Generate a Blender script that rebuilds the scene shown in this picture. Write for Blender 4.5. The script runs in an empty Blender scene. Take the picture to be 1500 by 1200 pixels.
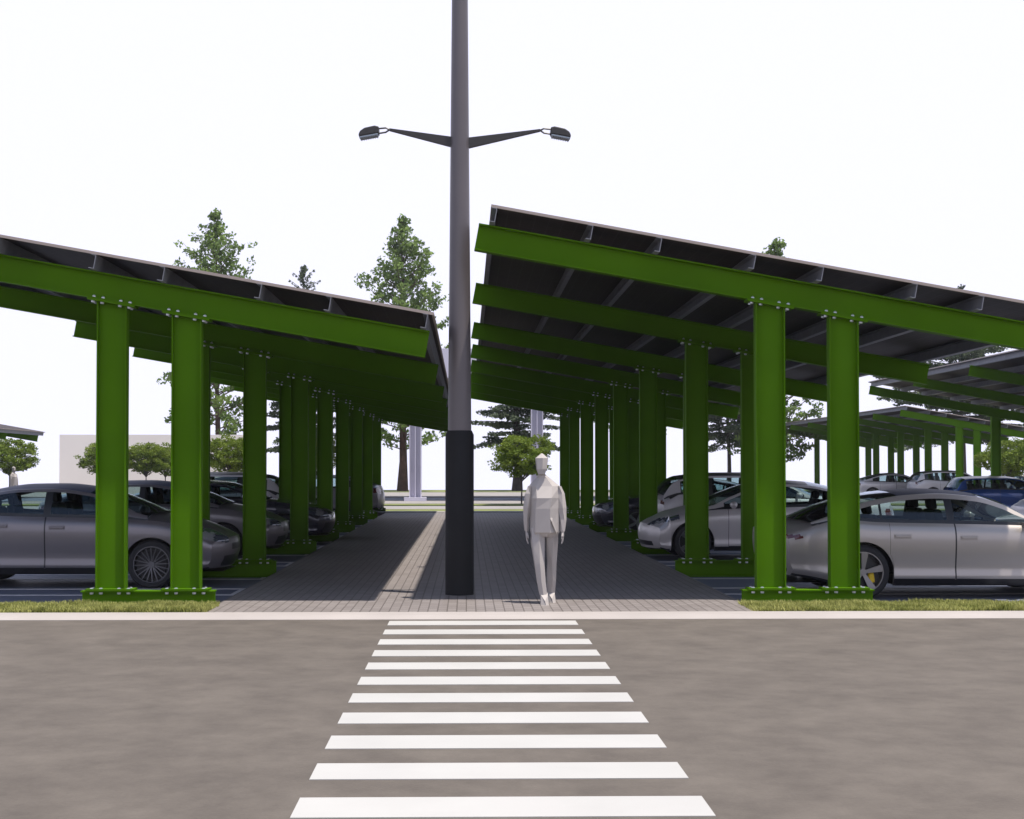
import bpy, bmesh, math, random
from mathutils import Vector, Matrix, noise
R = math.radians
scene = bpy.context.scene
col = scene.collection
random.seed(7)

# ------------------------------------------------------------------ helpers
def tag(o, label=None, cat=None, group=None, kind=None):
    if label: o['label'] = label
    if cat: o['category'] = cat
    if group: o['group'] = group
    if kind: o['kind'] = kind
    return o
def empty(name, loc=(0, 0, 0), rz=0, parent=None):
    o = bpy.data.objects.new(name, None); col.objects.link(o)
    o.location = loc; o.rotation_euler = (0, 0, rz); o.empty_display_size = .2
    if parent: o.parent = parent
    return o
def children(o):
    return [c for c in col.objects if c.parent == o]
def copy_tree(o, parent=None, kids=None):
    if kids is None:
        kids = {}
        for c in col.objects:
            if c.parent: kids.setdefault(c.parent.name, []).append(c)
    c = o.copy(); col.objects.link(c); c.parent = parent
    for ch in kids.get(o.name, []): copy_tree(ch, c, kids)
    return c
def make(name, verts, faces, mats, parent=None, smooth=None, idx=None, loc=None):
    me = bpy.data.meshes.new(name)
    me.from_pydata([tuple(v) for v in verts], [], faces)
    if not isinstance(mats, (list, tuple)): mats = [mats]
    for m in mats: me.materials.append(m)
    if idx:
        me.polygons.foreach_set('material_index', idx)
    if smooth is not None:
        me.polygons.foreach_set('use_smooth', [True] * len(me.polygons))
        me.update()
        me.set_sharp_from_angle(angle=R(smooth))
    me.update()
    o = bpy.data.objects.new(name, me); col.objects.link(o)
    if parent: o.parent = parent
    if loc: o.location = loc
    return o
class MB:
    def __init__(s): s.v = []; s.f = []; s.m = []; s.cur = 0
    def add(s, vs, fs):
        n = len(s.v); s.v += [tuple(v) for v in vs]
        s.f += [tuple(i + n for i in f) for f in fs]; s.m += [s.cur] * len(fs); return s
    def box(s, x0, x1, y0, y1, z0, z1):
        return s.add([(x0,y0,z0),(x1,y0,z0),(x1,y1,z0),(x0,y1,z0),(x0,y0,z1),(x1,y0,z1),(x1,y1,z1),(x0,y1,z1)],
              [(3,2,1,0),(4,5,6,7),(0,1,5,4),(1,2,6,5),(2,3,7,6),(3,0,4,7)])
    def obox(s, c, ax, ay, az):     # centre + three half-axis vectors
        c = Vector(c); ax = Vector(ax); ay = Vector(ay); az = Vector(az); vs = []
        for k in (-1, 1):
            for (i, j) in ((-1,-1),(1,-1),(1,1),(-1,1)): vs.append(c + ax*i + ay*j + az*k)
        return s.add(vs, [(3,2,1,0),(4,5,6,7),(0,1,5,4),(1,2,6,5),(2,3,7,6),(3,0,4,7)])
    def prism(s, poly, y0, y1):     # poly in x,z extruded along y
        n = len(poly); vs = [(x, y0, z) for x, z in poly] + [(x, y1, z) for x, z in poly]
        return s.add(vs, [tuple(range(n)), tuple(range(2*n-1, n-1, -1))] + [((i+1) % n, i, n+i, n+(i+1) % n) for i in range(n)])
    def tube(s, pts, rads, n=10, cap=True):
        pts = [Vector(p) for p in pts]; rings = []
        for i, p in enumerate(pts):
            d = (pts[min(i+1, len(pts)-1)] - pts[max(i-1, 0)]).normalized()
            a = Vector((0,0,1)) if abs(d.z) < .9 else Vector((1,0,0))
            u = d.cross(a).normalized(); w = d.cross(u).normalized()
            rings.append([p + (u*math.cos(t) + w*math.sin(t)) * rads[i] for t in [2*math.pi*k/n for k in range(n)]])
        vs = [v for r in rings for v in r]; fs = []
        for i in range(len(rings)-1):
            for k in range(n):
                k2 = (k+1) % n; fs.append((i*n+k, i*n+k2, (i+1)*n+k2, (i+1)*n+k))
        if cap: fs += [tuple(range(n-1, -1, -1)), tuple((len(rings)-1)*n + k for k in range(n))]
        return s.add(vs, fs)
    def build(s, name, mats, parent=None, smooth=None, loc=None):
        return make(name, s.v, s.f, mats, parent, smooth, s.m if isinstance(mats, (list, tuple)) else None, loc)

def curve(pts):
    """smooth non-uniform interpolation through (x,y) points"""
    n = len(pts); xs = [p[0] for p in pts]; ys = [p[1] for p in pts]; d = [(ys[i+1]-ys[i])/(xs[i+1]-xs[i]) for i in range(n-1)]
    m = [d[0]] + [0 if d[i-1]*d[i] <= 0 else 2*d[i-1]*d[i]/(d[i-1]+d[i]) for i in range(1, n-1)] + [d[-1]]
    def f(x):
        if x <= xs[0]: return ys[0]
        if x >= xs[-1]: return ys[-1]
        i = 0
        while x > xs[i+1]: i += 1
        h = xs[i+1]-xs[i]; t = (x-xs[i])/h
        return (2*t**3-3*t*t+1)*ys[i] + (t**3-2*t*t+t)*h*m[i] + (-2*t**3+3*t*t)*ys[i+1] + (t**3-t*t)*h*m[i+1]
    return f

# ------------------------------------------------------------------ materials
def newmat(name):
    m = bpy.data.materials.new(name); m.use_nodes = True
    nt = m.node_tree; b = nt.nodes['Principled BSDF']; return m, nt, b
def mat(name, c, rough=.5, metal=0, var=0, scale=3, bump=0, bscale=40, coat=0, spec=.5, stretch=None, c2=None, detail=4):
    m, nt, b = newmat(name)
    b.inputs['Base Color'].default_value = (*c, 1); b.inputs['Roughness'].default_value = rough
    b.inputs['Metallic'].default_value = metal; b.inputs['Coat Weight'].default_value = coat
    b.inputs['Coat Roughness'].default_value = .04
    b.inputs['Specular IOR Level'].default_value = spec
    tc = None
    if var or c2:
        tc = nt.nodes.new('ShaderNodeTexCoord'); mp = nt.nodes.new('ShaderNodeMapping')
        if stretch: mp.inputs['Scale'].default_value = stretch
        nz = nt.nodes.new('ShaderNodeTexNoise'); nz.inputs['Scale'].default_value = scale; nz.inputs['Detail'].default_value = detail
        nt.links.new(tc.outputs['Object'], mp.inputs['Vector']); nt.links.new(mp.outputs[0], nz.inputs['Vector'])
        rp = nt.nodes.new('ShaderNodeValToRGB')
        lo = tuple(x*(1-var) for x in c); hi = c2 if c2 else tuple(min(1, x*(1+var)) for x in c)
        rp.color_ramp.elements[0].position = .3; rp.color_ramp.elements[1].position = .7
        rp.color_ramp.elements[0].color = (*lo, 1); rp.color_ramp.elements[1].color = (*hi, 1)
        nt.links.new(nz.outputs['Fac'], rp.inputs['Fac']); nt.links.new(rp.outputs[0], b.inputs['Base Color'])
    if bump:
        tc = tc or nt.nodes.new('ShaderNodeTexCoord')
        n2 = nt.nodes.new('ShaderNodeTexNoise'); n2.inputs['Scale'].default_value = bscale; n2.inputs['Detail'].default_value = 5
        bp = nt.nodes.new('ShaderNodeBump'); bp.inputs['Strength'].default_value = bump; bp.inputs['Distance'].default_value = .01
        nt.links.new(tc.outputs['Object'], n2.inputs['Vector']); nt.links.new(n2.outputs['Fac'], bp.inputs['Height'])
        nt.links.new(bp.outputs[0], b.inputs['Normal'])
    return m
def foliage(name, c, c2, scale=1.2, trans=.25):
    m, nt, b = newmat(name)
    b.inputs['Roughness'].default_value = .7; b.inputs['Specular IOR Level'].default_value = .12
    tc = nt.nodes.new('ShaderNodeTexCoord'); nz = nt.nodes.new('ShaderNodeTexNoise'); nz.inputs['Scale'].default_value = scale
    nz.inputs['Detail'].default_value = 6
    rp = nt.nodes.new('ShaderNodeValToRGB'); rp.color_ramp.elements[0].position = .35; rp.color_ramp.elements[1].position = .65
    rp.color_ramp.elements[0].color = (*c, 1); rp.color_ramp.elements[1].color = (*c2, 1)
    nt.links.new(tc.outputs['Object'], nz.inputs['Vector']); nt.links.new(nz.outputs['Fac'], rp.inputs['Fac'])
    nt.links.new(rp.outputs[0], b.inputs['Base Color'])
    tr = nt.nodes.new('ShaderNodeBsdfTranslucent'); mx = nt.nodes.new('ShaderNodeMixShader'); mx.inputs[0].default_value = trans
    nt.links.new(rp.outputs[0], tr.inputs['Color'])
    nt.links.new(b.outputs[0], mx.inputs[1]); nt.links.new(tr.outputs[0], mx.inputs[2])
    nt.links.new(mx.outputs[0], nt.nodes['Material Output'].inputs['Surface'])
    return m
def glassmat(name, tint, refl=1.5):
    m, nt, b = newmat(name); nt.nodes.remove(b)
    t = nt.nodes.new('ShaderNodeBsdfTransparent'); t.inputs[0].default_value = (*tint, 1)
    g = nt.nodes.new('ShaderNodeBsdfGlossy'); g.inputs['Roughness'].default_value = .02; g.inputs[0].default_value = (.85, .92, 1, 1)
    f = nt.nodes.new('ShaderNodeFresnel'); f.inputs[0].default_value = refl
    x = nt.nodes.new('ShaderNodeMixShader')
    nt.links.new(f.outputs[0], x.inputs[0]); nt.links.new(t.outputs[0], x.inputs[1]); nt.links.new(g.outputs[0], x.inputs[2])
    nt.links.new(x.outputs[0], nt.nodes['Material Output'].inputs['Surface']); return m

M = {}
M['green'] = mat('green_paint', (.063, .157, .0012), .6, var=.08, scale=1.3, bump=.05, bscale=14, spec=.05)
M['bolt'] = mat('zinc_bolt', (.55, .56, .58), .3, .9)
M['galv'] = mat('galvanised_steel', (.19, .195, .22), .6, .1, var=.12, scale=6)
M['asphalt'] = mat('dark_asphalt', (.115, .128, .175), .6, var=.16, scale=.8, bump=.25, bscale=120)
M['line'] = mat('worn_line_paint', (.50, .49, .50), .7, var=.12, scale=5)
M['stripe'] = mat('white_road_paint', (.37, .366, .352), .7, var=.05, scale=1.5)
M['kerb'] = mat('pale_kerb_concrete', (.325, .298, .285), .8, var=.06, scale=1.5, bump=.1, bscale=60)
M['pale'] = mat('pale_concrete', (.235, .22, .212), .85, var=.08, scale=.8)
M['soil'] = mat('soil', (.12, .13, .04), .95, var=.25, scale=6)
M['lawn'] = mat('lawn', (.15, .17, .05), .95, var=.25, scale=.9)
M['building'] = mat('beige_render', (.74, .69, .63), .85, var=.03, scale=.4)
M['gantry'] = mat('pale_grey_steel', (.52, .50, .58), .6, var=.04, scale=1)
M['pole'] = mat('grey_pole_paint', (.108, .096, .100), .38, .1, var=.08, scale=1.2)
M['black'] = mat('black_cover', (.010, .010, .011), .6, var=.15, scale=3, spec=.2)
M['lampblack'] = mat('dark_lamp_paint', (.022, .02, .018), .45)
M['diffuser'] = mat('lamp_diffuser', (.35, .42, .47), .25)
M['figure'] = mat('pale_matt_plaster', (.36, .335, .32), .8)
M['bark'] = mat('brown_bark', (.075, .045, .033), .95, var=.35, scale=3, bump=.6, bscale=8)
M['barkg'] = mat('grey_bark', (.06, .05, .045), .95, var=.3, scale=3)
M['fol_pine'] = foliage('pine_foliage', (.075, .125, .030), (.210, .300, .085), .7, .35)
M['fol_dark'] = foliage('spruce_foliage', (.046, .066, .044), (.13, .165, .10), .8, .2)
M['fol_round'] = foliage('round_tree_foliage', (.085, .135, .018), (.205, .265, .045), 2.2, .35)
M['grass'] = foliage('grass_blades', (.20, .22, .055), (.40, .40, .14), 5, .3)
# car materials
M['silver'] = mat('silver_metallic', (.37, .338, .31), .33, .5, coat=.3)
M['palesilver'] = mat('pale_silver_paint', (.50, .47, .46), .33, .35, coat=.3)
M['grey'] = mat('grey_metallic', (.185, .172, .182), .32, .5, coat=.3)
M['darkcar'] = mat('dark_metallic', (.035, .035, .05), .25, .5, coat=.9)
M['whitecar'] = mat('pale_car_paint', (.50, .475, .475), .3, .1, coat=.3)
M['bluecar'] = mat('blue_car_paint', (.02, .065, .24), .25, .4, coat=.9)
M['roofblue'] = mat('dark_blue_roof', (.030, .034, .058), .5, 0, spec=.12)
M['roofsky'] = mat('roof_sky_reflection', (.075, .085, .13), .5, 0, spec=.2)  # grey body paint darkened, with the sky's blue reflection put into its colour
M['trim'] = mat('black_trim', (.012, .012, .014), .35)
M['inner'] = mat('car_interior', (.03, .03, .034), .8)
M['tyre'] = mat('tyre_rubber', (.012, .012, .014), .75)
M['rimdark'] = mat('dark_alloy', (.13, .13, .14), .3, .85)
M['rimsilver'] = mat('silver_alloy', (.55, .55, .57), .25, .9)
M['rimmid'] = mat('grey_alloy', (.26, .25, .25), .3, .8)
M['brake'] = mat('brake_disc', (.035, .035, .037), .4, .8)
M['caliper'] = mat('yellow_caliper', (.75, .50, .01), .4)
M['headlight'] = mat('headlight_lens', (.10, .12, .15), .08, .4, coat=1)
M['lamp_bright'] = mat('lamp_reflector', (.7, .72, .75), .15, .7)
M['taillight'] = mat('tail_light_red', (.09, .012, .012), .15, coat=1)
M['glass'] = glassmat('car_glass', (.56, .66, .66), 1.5)
M['glassdark'] = glassmat('tinted_glass', (.28, .33, .34), 1.6)

# underside of the deck: dark cells with a fine dotted grid
def deckmat():
    m, nt, b = newmat('solar_panel_cells')
    tc = nt.nodes.new('ShaderNodeTexCoord'); br = nt.nodes.new('ShaderNodeTexBrick')
    br.offset = 0; br.inputs['Scale'].default_value = 1; br.inputs['Brick Width'].default_value = .16; br.inputs['Row Height'].default_value = .16
    br.inputs['Mortar Size'].default_value = .006
    br.inputs['Color1'].default_value = (.028, .022, .022, 1); br.inputs['Color2'].default_value = (.034, .027, .027, 1)
    br.inputs['Mortar'].default_value = (.048, .042, .044, 1)
    nt.links.new(tc.outputs['Object'], br.inputs['Vector']); nt.links.new(br.outputs['Color'], b.inputs['Base Color'])
    b.inputs['Roughness'].default_value = .6; b.inputs['Specular IOR Level'].default_value = .15; return m
M['deck'] = deckmat()
M['deckedge'] = mat('panel_frame', (.34, .285, .25), .5, .1)
def paver():
    m, nt, b = newmat('block_paving')
    tc = nt.nodes.new('ShaderNodeTexCoord'); mp = nt.nodes.new('ShaderNodeMapping'); mp.inputs['Rotation'].default_value = (0, 0, R(90))
    br = nt.nodes.new('ShaderNodeTexBrick'); br.inputs['Scale'].default_value = 1
    br.inputs['Brick Width'].default_value = .21; br.inputs['Row Height'].default_value = .104; br.inputs['Mortar Size'].default_value = .0075
    br.inputs['Mortar Smooth'].default_value = .3
    br.inputs['Color1'].default_value = (.176, .156, .150, 1); br.inputs['Color2'].default_value = (.210, .189, .182, 1)
    br.inputs['Mortar'].default_value = (.098, .085, .080, 1)
    nz = nt.nodes.new('ShaderNodeTexNoise'); nz.inputs['Scale'].default_value = 1.1; nz.inputs['Detail'].default_value = 6
    mr = nt.nodes.new('ShaderNodeMapRange'); mr.inputs[3].default_value = .86; mr.inputs[4].default_value = 1.12
    mx = nt.nodes.new('ShaderNodeVectorMath'); mx.operation = 'SCALE'
    nt.links.new(tc.outputs['Object'], mp.inputs[0]); nt.links.new(mp.outputs[0], br.inputs['Vector'])
    nt.links.new(tc.outputs['Object'], nz.inputs['Vector']); nt.links.new(nz.outputs['Fac'], mr.inputs[0])
    nt.links.new(br.outputs['Color'], mx.inputs[0]); nt.links.new(mr.outputs[0], mx.inputs['Scale'])
    nt.links.new(mx.outputs[0], b.inputs['Base Color'])
    bp = nt.nodes.new('ShaderNodeBump'); bp.inputs['Strength'].default_value = .5; bp.inputs['Distance'].default_value = .004; bp.invert = True
    nt.links.new(br.outputs['Fac'], bp.inputs['Height']); nt.links.new(bp.outputs[0], b.inputs['Normal'])
    b.inputs['Roughness'].default_value = .55; return m
M['paver'] = paver()
def roadmat():
    m, nt, b = newmat('road_surface')
    tc = nt.nodes.new('ShaderNodeTexCoord')
    n1 = nt.nodes.new('ShaderNodeTexNoise'); n1.inputs['Scale'].default_value = 2.1; n1.inputs['Detail'].default_value = 13; n1.inputs['Roughness'].default_value = .72
    n2 = nt.nodes.new('ShaderNodeTexNoise'); n2.inputs['Scale'].default_value = 55; n2.inputs['Detail'].default_value = 3
    rp = nt.nodes.new('ShaderNodeValToRGB'); rp.color_ramp.elements[0].position = .3; rp.color_ramp.elements[1].position = .72
    rp.color_ramp.elements[0].color = (.063, .0525, .0435, 1); rp.color_ramp.elements[1].color = (.113, .097, .081, 1)
    mr = nt.nodes.new('ShaderNodeMapRange'); mr.inputs[3].default_value = .88; mr.inputs[4].default_value = 1.12
    mx = nt.nodes.new('ShaderNodeVectorMath'); mx.operation = 'SCALE'
    nt.links.new(tc.outputs['Object'], n1.inputs[0]); nt.links.new(tc.outputs['Object'], n2.inputs[0])
    nt.links.new(n1.outputs['Fac'], rp.inputs[0]); nt.links.new(n2.outputs['Fac'], mr.inputs[0])
    nt.links.new(rp.outputs[0], mx.inputs[0]); nt.links.new(mr.outputs[0], mx.inputs['Scale']); nt.links.new(mx.outputs[0], b.inputs['Base Color'])
    bp = nt.nodes.new('ShaderNodeBump'); bp.inputs['Strength'].default_value = .15; bp.inputs['Distance'].default_value = .01
    nt.links.new(n2.outputs['Fac'], bp.inputs['Height']); nt.links.new(bp.outputs[0], b.inputs['Normal'])
    b.inputs['Roughness'].default_value = .9; return m
M['road'] = roadmat()

# ------------------------------------------------------------------ the ground
XL, XR = -2.82, 3.17          # walkway edges
FY = [15.77, 20.83, 26.41, 31.1, 35.55, 40.1, 44.55, 49.0]   # front flange edge of each frame
def slab(name, x0, x1, y0, y1, z0, z1, m, parent=None, kind='structure'):
    o = MB().box(x0, x1, y0, y1, z0, z1).build(name, m, parent)
    if kind: o['kind'] = kind
    return o
slab('ground', -75, 75, -30, 98.6, -.6, -.02, M['soil'])
slab('road', -75, 75, -30, 14.18, -.02, .09, M['road'])
road = bpy.data.objects['road']
for i in range(11):
    y = 6.143 + i*.7515
    MB().box(-.787, 1.12, y, y+.372, .09, .094).build('crosswalk_stripe', M['stripe'], road)
kb = make('kerb', [(x, y, z) for x in (-75, 75) for y, z in ((14.18, -.02), (14.18, .093), (14.36, .12), (14.66, .12), (14.66, -.02))],
    [(0,1,2,3,4), (9,8,7,6,5), (0,5,6,1), (1,6,7,2), (2,7,8,3), (3,8,9,4), (4,9,5,0)], M['kerb']); kb['kind'] = 'structure'
slab('walkway', XL, XR, 14.66, 47.8, -.02, .118, M['paver'])
slab('verge', -75, XL, 14.66, 15.5, -.02, .085, M['soil'])
slab('verge', XR, 75, 14.66, 15.5, -.02, .085, M['soil'])
lotL = slab('parking_lot', -75, XL, 15.5, 47.8, -.02, 0, M['asphalt'])
lotR = slab('parking_lot', XR, 75, 15.5, 47.8, -.02, 0, M['asphalt'])
slab('kerb', -75, 75, 47.8, 49.3, -.02, .13, M['pale'])
slab('lawn', -75, 75, 49.3, 52.1, -.02, .11, M['lawn'])
slab('path', -75, 75, 52.1, 56.2, -.02, .12, M['pale'])
slab('service_road', -75, 75, 56.2, 58.6, -.02, .06, M['asphalt'])
slab('lawn', -75, 75, 58.6, 60.4, -.02, .11, M['lawn'])
slab('path', -75, 75, 60.4, 65.6, -.02, .12, M['pale'])
slab('service_road', -75, 75, 65.6, 75.4, -.02, .06, M['asphalt'])
slab('path', -75, 75, 75.4, 89.5, -.02, .12, M['pale'])
slab('lawn', -75, 75, 89.5, 98.6, -.02, .14, M['lawn'])
# bay markings: hairpins on each frame and half-way between
cent = [y + .12 for y in FY]
cs = []
for i in range(len(cent)-1): cs += [cent[i], (cent[i]+cent[i+1])/2]
for s, x0, x1, lot in ((-1, -8.6, -3.1, lotL), (1, 3.36, 8.9, lotR), (1, 14.4, 20.2, lotR), (1, 20.9, 26.6, lotR)):
    for k, c in enumerate(cs):
        if c - .45 < 15.6: continue
        mb = MB(); w = .06
        mb.box(x0, x1, c-.45-w, c-.45+w, 0, .005); mb.box(x0, x1, c+.45-w, c+.45+w, 0, .005)
        e = x1 if s < 0 else x0
        if abs(e) < 4: mb.box(e-w if s > 0 else e, e if s > 0 else e+w, c-.45-w, c+.45+w, 0, .0045)
        mb.build('bay_marking', M['line'], lot)

# grass on the two verges: one mesh of blades each
def blades(x0, x1, y0, y1, n, seed, z=.085):
    rnd = random.Random(seed); v = []; f = []
    for i in range(n):
        x = x0 + (x1-x0)*rnd.random(); y = y0 + (y1-y0)*rnd.random()
        cl = noise.noise(Vector((x*2.2, y*2.2, 3)))
        h = .05 + .035*rnd.random() + .035*max(0, cl+.3); a = rnd.random()*6.28; b = rnd.random()*6.28; l = .025+.03*rnd.random()
        w = .006+.004*rnd.random(); c, s_ = math.cos(a)*w, math.sin(a)*w; n0 = len(v)
        v += [(x-c, y-s_, z), (x+c, y+s_, z), (x+c*.7+math.cos(b)*l*.4, y+s_*.7+math.sin(b)*l*.4, z+h*.6),
              (x-c*.7+math.cos(b)*l*.4, y-s_*.7+math.sin(b)*l*.4, z+h*.6), (x+math.cos(b)*l, y+math.sin(b)*l, z+h)]
        f += [(n0, n0+1, n0+2, n0+3), (n0+3, n0+2, n0+4)]
    return v, f
for (a, b, sd) in ((-7.5, -2.78, 1), (3.1, 8.2, 2)):
    v, f = blades(a, b, 14.68, 15.5, 26000, sd)
    o = make('verge_grass', v, f, M['grass']); o['kind'] = 'stuff'
    tag(o, 'short yellow green grass %s of the paved walkway along the pale kerb' % ('left' if a < 0 else 'right'), 'grass')

# ------------------------------------------------------------------ solar canopies
TH = math.atan(.178); SL = .178
BF = .16
def isec_x(mb, A, B, depth, bf, tf, tw):
    """I-beam from A to B in the x-z plane, web facing y; A,B on the top face"""
    A = Vector(A); B = Vector(B); d = (B-A).normalized(); up = Vector((-d.z, 0, d.x)); L = (B-A).length/2; c = (A+B)/2
    yv = Vector((0, 1, 0))
    mb.obox(c - up*(tf/2), d*L, yv*bf/2, up*tf/2)
    mb.obox(c - up*(depth-tf/2), d*L, yv*bf/2, up*tf/2)
    mb.obox(c - up*depth/2, d*L, yv*tw/2, up*(depth/2-tf))
def bolt_mesh(name, grip):
    mb = MB()
    g = grip/2; mb.tube([(0,0,q) for q in (-g-.024, -g-.020, -g-.001, -g, g, g+.001, g+.024, g+.036)], [.014, .022, .022, .01, .01, .022, .019, .009], 6)
    me = mb.build(name, M['bolt']); d = me.data; bpy.data.objects.remove(me); return d
BOLT = bolt_mesh('bolt', .032); BOLTB = bolt_mesh('bolt', .042)
for q in BOLTB.vertices:
    if q.co.z > 0: q.co.z = .019 + (q.co.z-.019)*.35
def canopy(label, group, xl, xr, zl, xc, frames, purl, roof, y0, y1, detail=3, loc=(0, 0, 0), cs=.43):
    """xl,xr: rafter ends; zl: top of rafter at xl; xc: middle of the base beams"""
    root = empty('solar_canopy', loc); tag(root, label, 'solar canopy', group)
    zt = lambda x: zl - SL*(x-xl)
    dep = .31
    rest = MB(); restb = False
    col0 = {}
    for i, fy in enumerate(frames):
        yc = fy + BF/2
        mb = MB(); isec_x(mb, (xl, yc, zl), (xr, yc, zt(xr)), dep, BF, .016, .012)
        mb.build('rafter', M['green'], root)
        mb = MB(); isec_x(mb, (xc-.765, yc, .25), (xc+.765, yc, .25), .25, BF, .016, .012)
        mb.build('base_beam', M['green'], root)
        for sx in (-cs, cs):
            cx = xc + sx; zb = .274; d = Vector((math.cos(TH), 0, -math.sin(TH))); up = Vector((math.sin(TH), 0, math.cos(TH)))
            bot = lambda x: zt(x) - dep/math.cos(TH)
            mb = MB(); ht = lambda x: bot(x) - .028
            hw = .17; tf = .014
            for e in (-1, 1):
                xa, xb = cx+e*hw, cx+e*(hw-tf)
                if xa > xb: xa, xb = xb, xa
                mb.prism([(xa, zb), (xb, zb), (xb, ht(xb)), (xa, ht(xa))], yc-.07, yc+.07)
            xa, xb = cx-hw+tf, cx+hw-tf
            mb.prism([(xa, zb), (xb, zb), (xb, ht(xb)), (xa, ht(xa))], yc-.006, yc+.006)
            c = mb.build('column', M['green'], root)
            pm = MB().box(cx-.275, cx+.275, yc-.095, yc+.095, .2515, .2735).build('base_plate', M['green'], c)
            ctr = Vector((cx, yc, bot(cx))) - up*.0145
            MB().obox(ctr, d*.275, Vector((0, .105, 0)), up*.013).build('top_plate', M['green'], c)
            if detail:
                for dx in (-.213, -.107, .1, .208):
                    for dy in (-.055, .055):
                        for top in (0, 1):
                            if top: p = ctr + d*dx + Vector((0, dy, 0)) + up*.004
                            else: p = Vector((cx+dx, yc+dy, .2535))
                            BM_ = BOLT if top else BOLTB
                            if i < detail and dy < 0 or (i < 1):
                                b = bpy.data.objects.new('bolt', BM_); col.objects.link(b); b.parent = c; b.location = p
                                if top: b.rotation_euler = (0, TH, 0)
                            else:
                                rot = Matrix.Rotation(TH if top else 0, 3, 'Y')
                                rest.add([rot @ v.co + p for v in BM_.vertices], [tuple(q.vertices) for q in BM_.polygons]); restb = True
    if restb:
        o = rest.build('bolt', M['bolt'], root); o['kind'] = 'stuff'
    ph = .165; up = Vector((math.sin(TH), 0, math.cos(TH))); d = Vector((math.cos(TH), 0, -math.sin(TH)))
    for px in purl:
        base = Vector((px, 0, zt(px)+.002)); mb = MB(); t = .004; w = .055
        yv = Vector((0, (y1-y0)/2, 0)); cy = Vector((0, (y0+y1)/2, 0))
        mb.obox(base + cy + up*ph/2, d*t, yv, up*ph/2)
        mb.obox(base + cy + up*t - d*(w/2+t), d*w/2, yv, up*t)
        mb.obox(base + cy + up*(ph-t) - d*(w/2+t), d*w/2, yv, up*t)
        mb.build('purlin', M['galv'], root)
    a, b = roof; th = .026; off = ph + .004
    mb = MB(); A = Vector((a, 0, zt(a))) + up*off; B = Vector((b, 0, zt(b))) + up*off; c = (A+B)/2; L = (B-A).length/2
    mb.obox(c + Vector((0, (y0+y1)/2, 0)) + up*th/2, d*(L-.02), Vector((0, (y1-y0)/2-.03, 0)), up*th/2)
    mb.build('panel_deck', M['deck'], root)
    mb = MB()
    for yy in (y0+.0, y1-.028): mb.obox(c + Vector((0, yy+.014, 0)) + up*(th/2), d*L, Vector((0, .014, 0)), up*(th/2+.003))
    for e, q in ((A, 1), (B, -1)): mb.obox(e + d*.009*q + Vector((0, (y0+y1)/2, 0)) + up*th/2, d*.009, Vector((0, (y1-y0)/2-.03, 0)), up*(th/2+.003))
    # the aluminium joints between the panel rows
    k = 0; n = int((y1-y0)/1.15)
    for j in range(1, n):
        yy = y0 + j*(y1-y0)/n
        mb.obox(c + Vector((0, yy, 0)) + up*(th+.003), d*(L-.03), Vector((0, .012, 0)), up*.003)
    mb.build('panel_frame', M['deckedge'], root)
    return root
purlR = [.32, 1.42, 2.21, 3.29, 4.07, 5.15, 5.92, 7.0]
purlL = [-.47, -1.57, -2.36, -3.46, -4.24, -5.33, -6.11, -7.2]
canopy('green steel solar canopy left of the tall lamp post, its low edge over the walkway', 'green solar canopies over the parking rows',
       -7.54, -.428, 3.243 + SL*(7.54-.414), -3.66, FY, purlL, (-7.56, -.405), 15.55, 49.6)
zR = 4.495 + SL*(.169-.14)
canopy('green steel solar canopy right of the lamp post, its high edge over the walkway', 'green solar canopies over the parking rows',
       .145, 7.14, zR, 3.965, FY, purlR, (.25, 7.35), 15.55, 49.6)
canopy('green solar canopy over the blue hatchback, second row to the right of the walkway', 'green solar canopies over the parking rows',
       14.9, 21.9, 4.715, 20.17, [50-5.0*k for k in range(7)], [x+14.75 for x in purlR], (14.95, 22.1), 19.8, 50.6, detail=0, cs=.62)
F3 = [65.2 + 4.45*i for i in range(7)]
canopy('far green solar canopy at the right, its high corner before the dark tree', 'green solar canopies over the parking rows',
       20.9, 27.9, zR, 24.15, F3, [x+20.75 for x in purlR], (20.95, 28.1), 64.9, 93.5, detail=0)
canopy('far green solar canopy, only its low corner showing at the left edge', 'green solar canopies over the parking rows',
       -27.4, -20.35, 3.243 + SL*7.05, -23.6, [65.2-4.45*k for k in range(7)], [x-19.85 for x in purlL], (-27.45, -20.25), 38.0, 65.9, detail=0)

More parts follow.
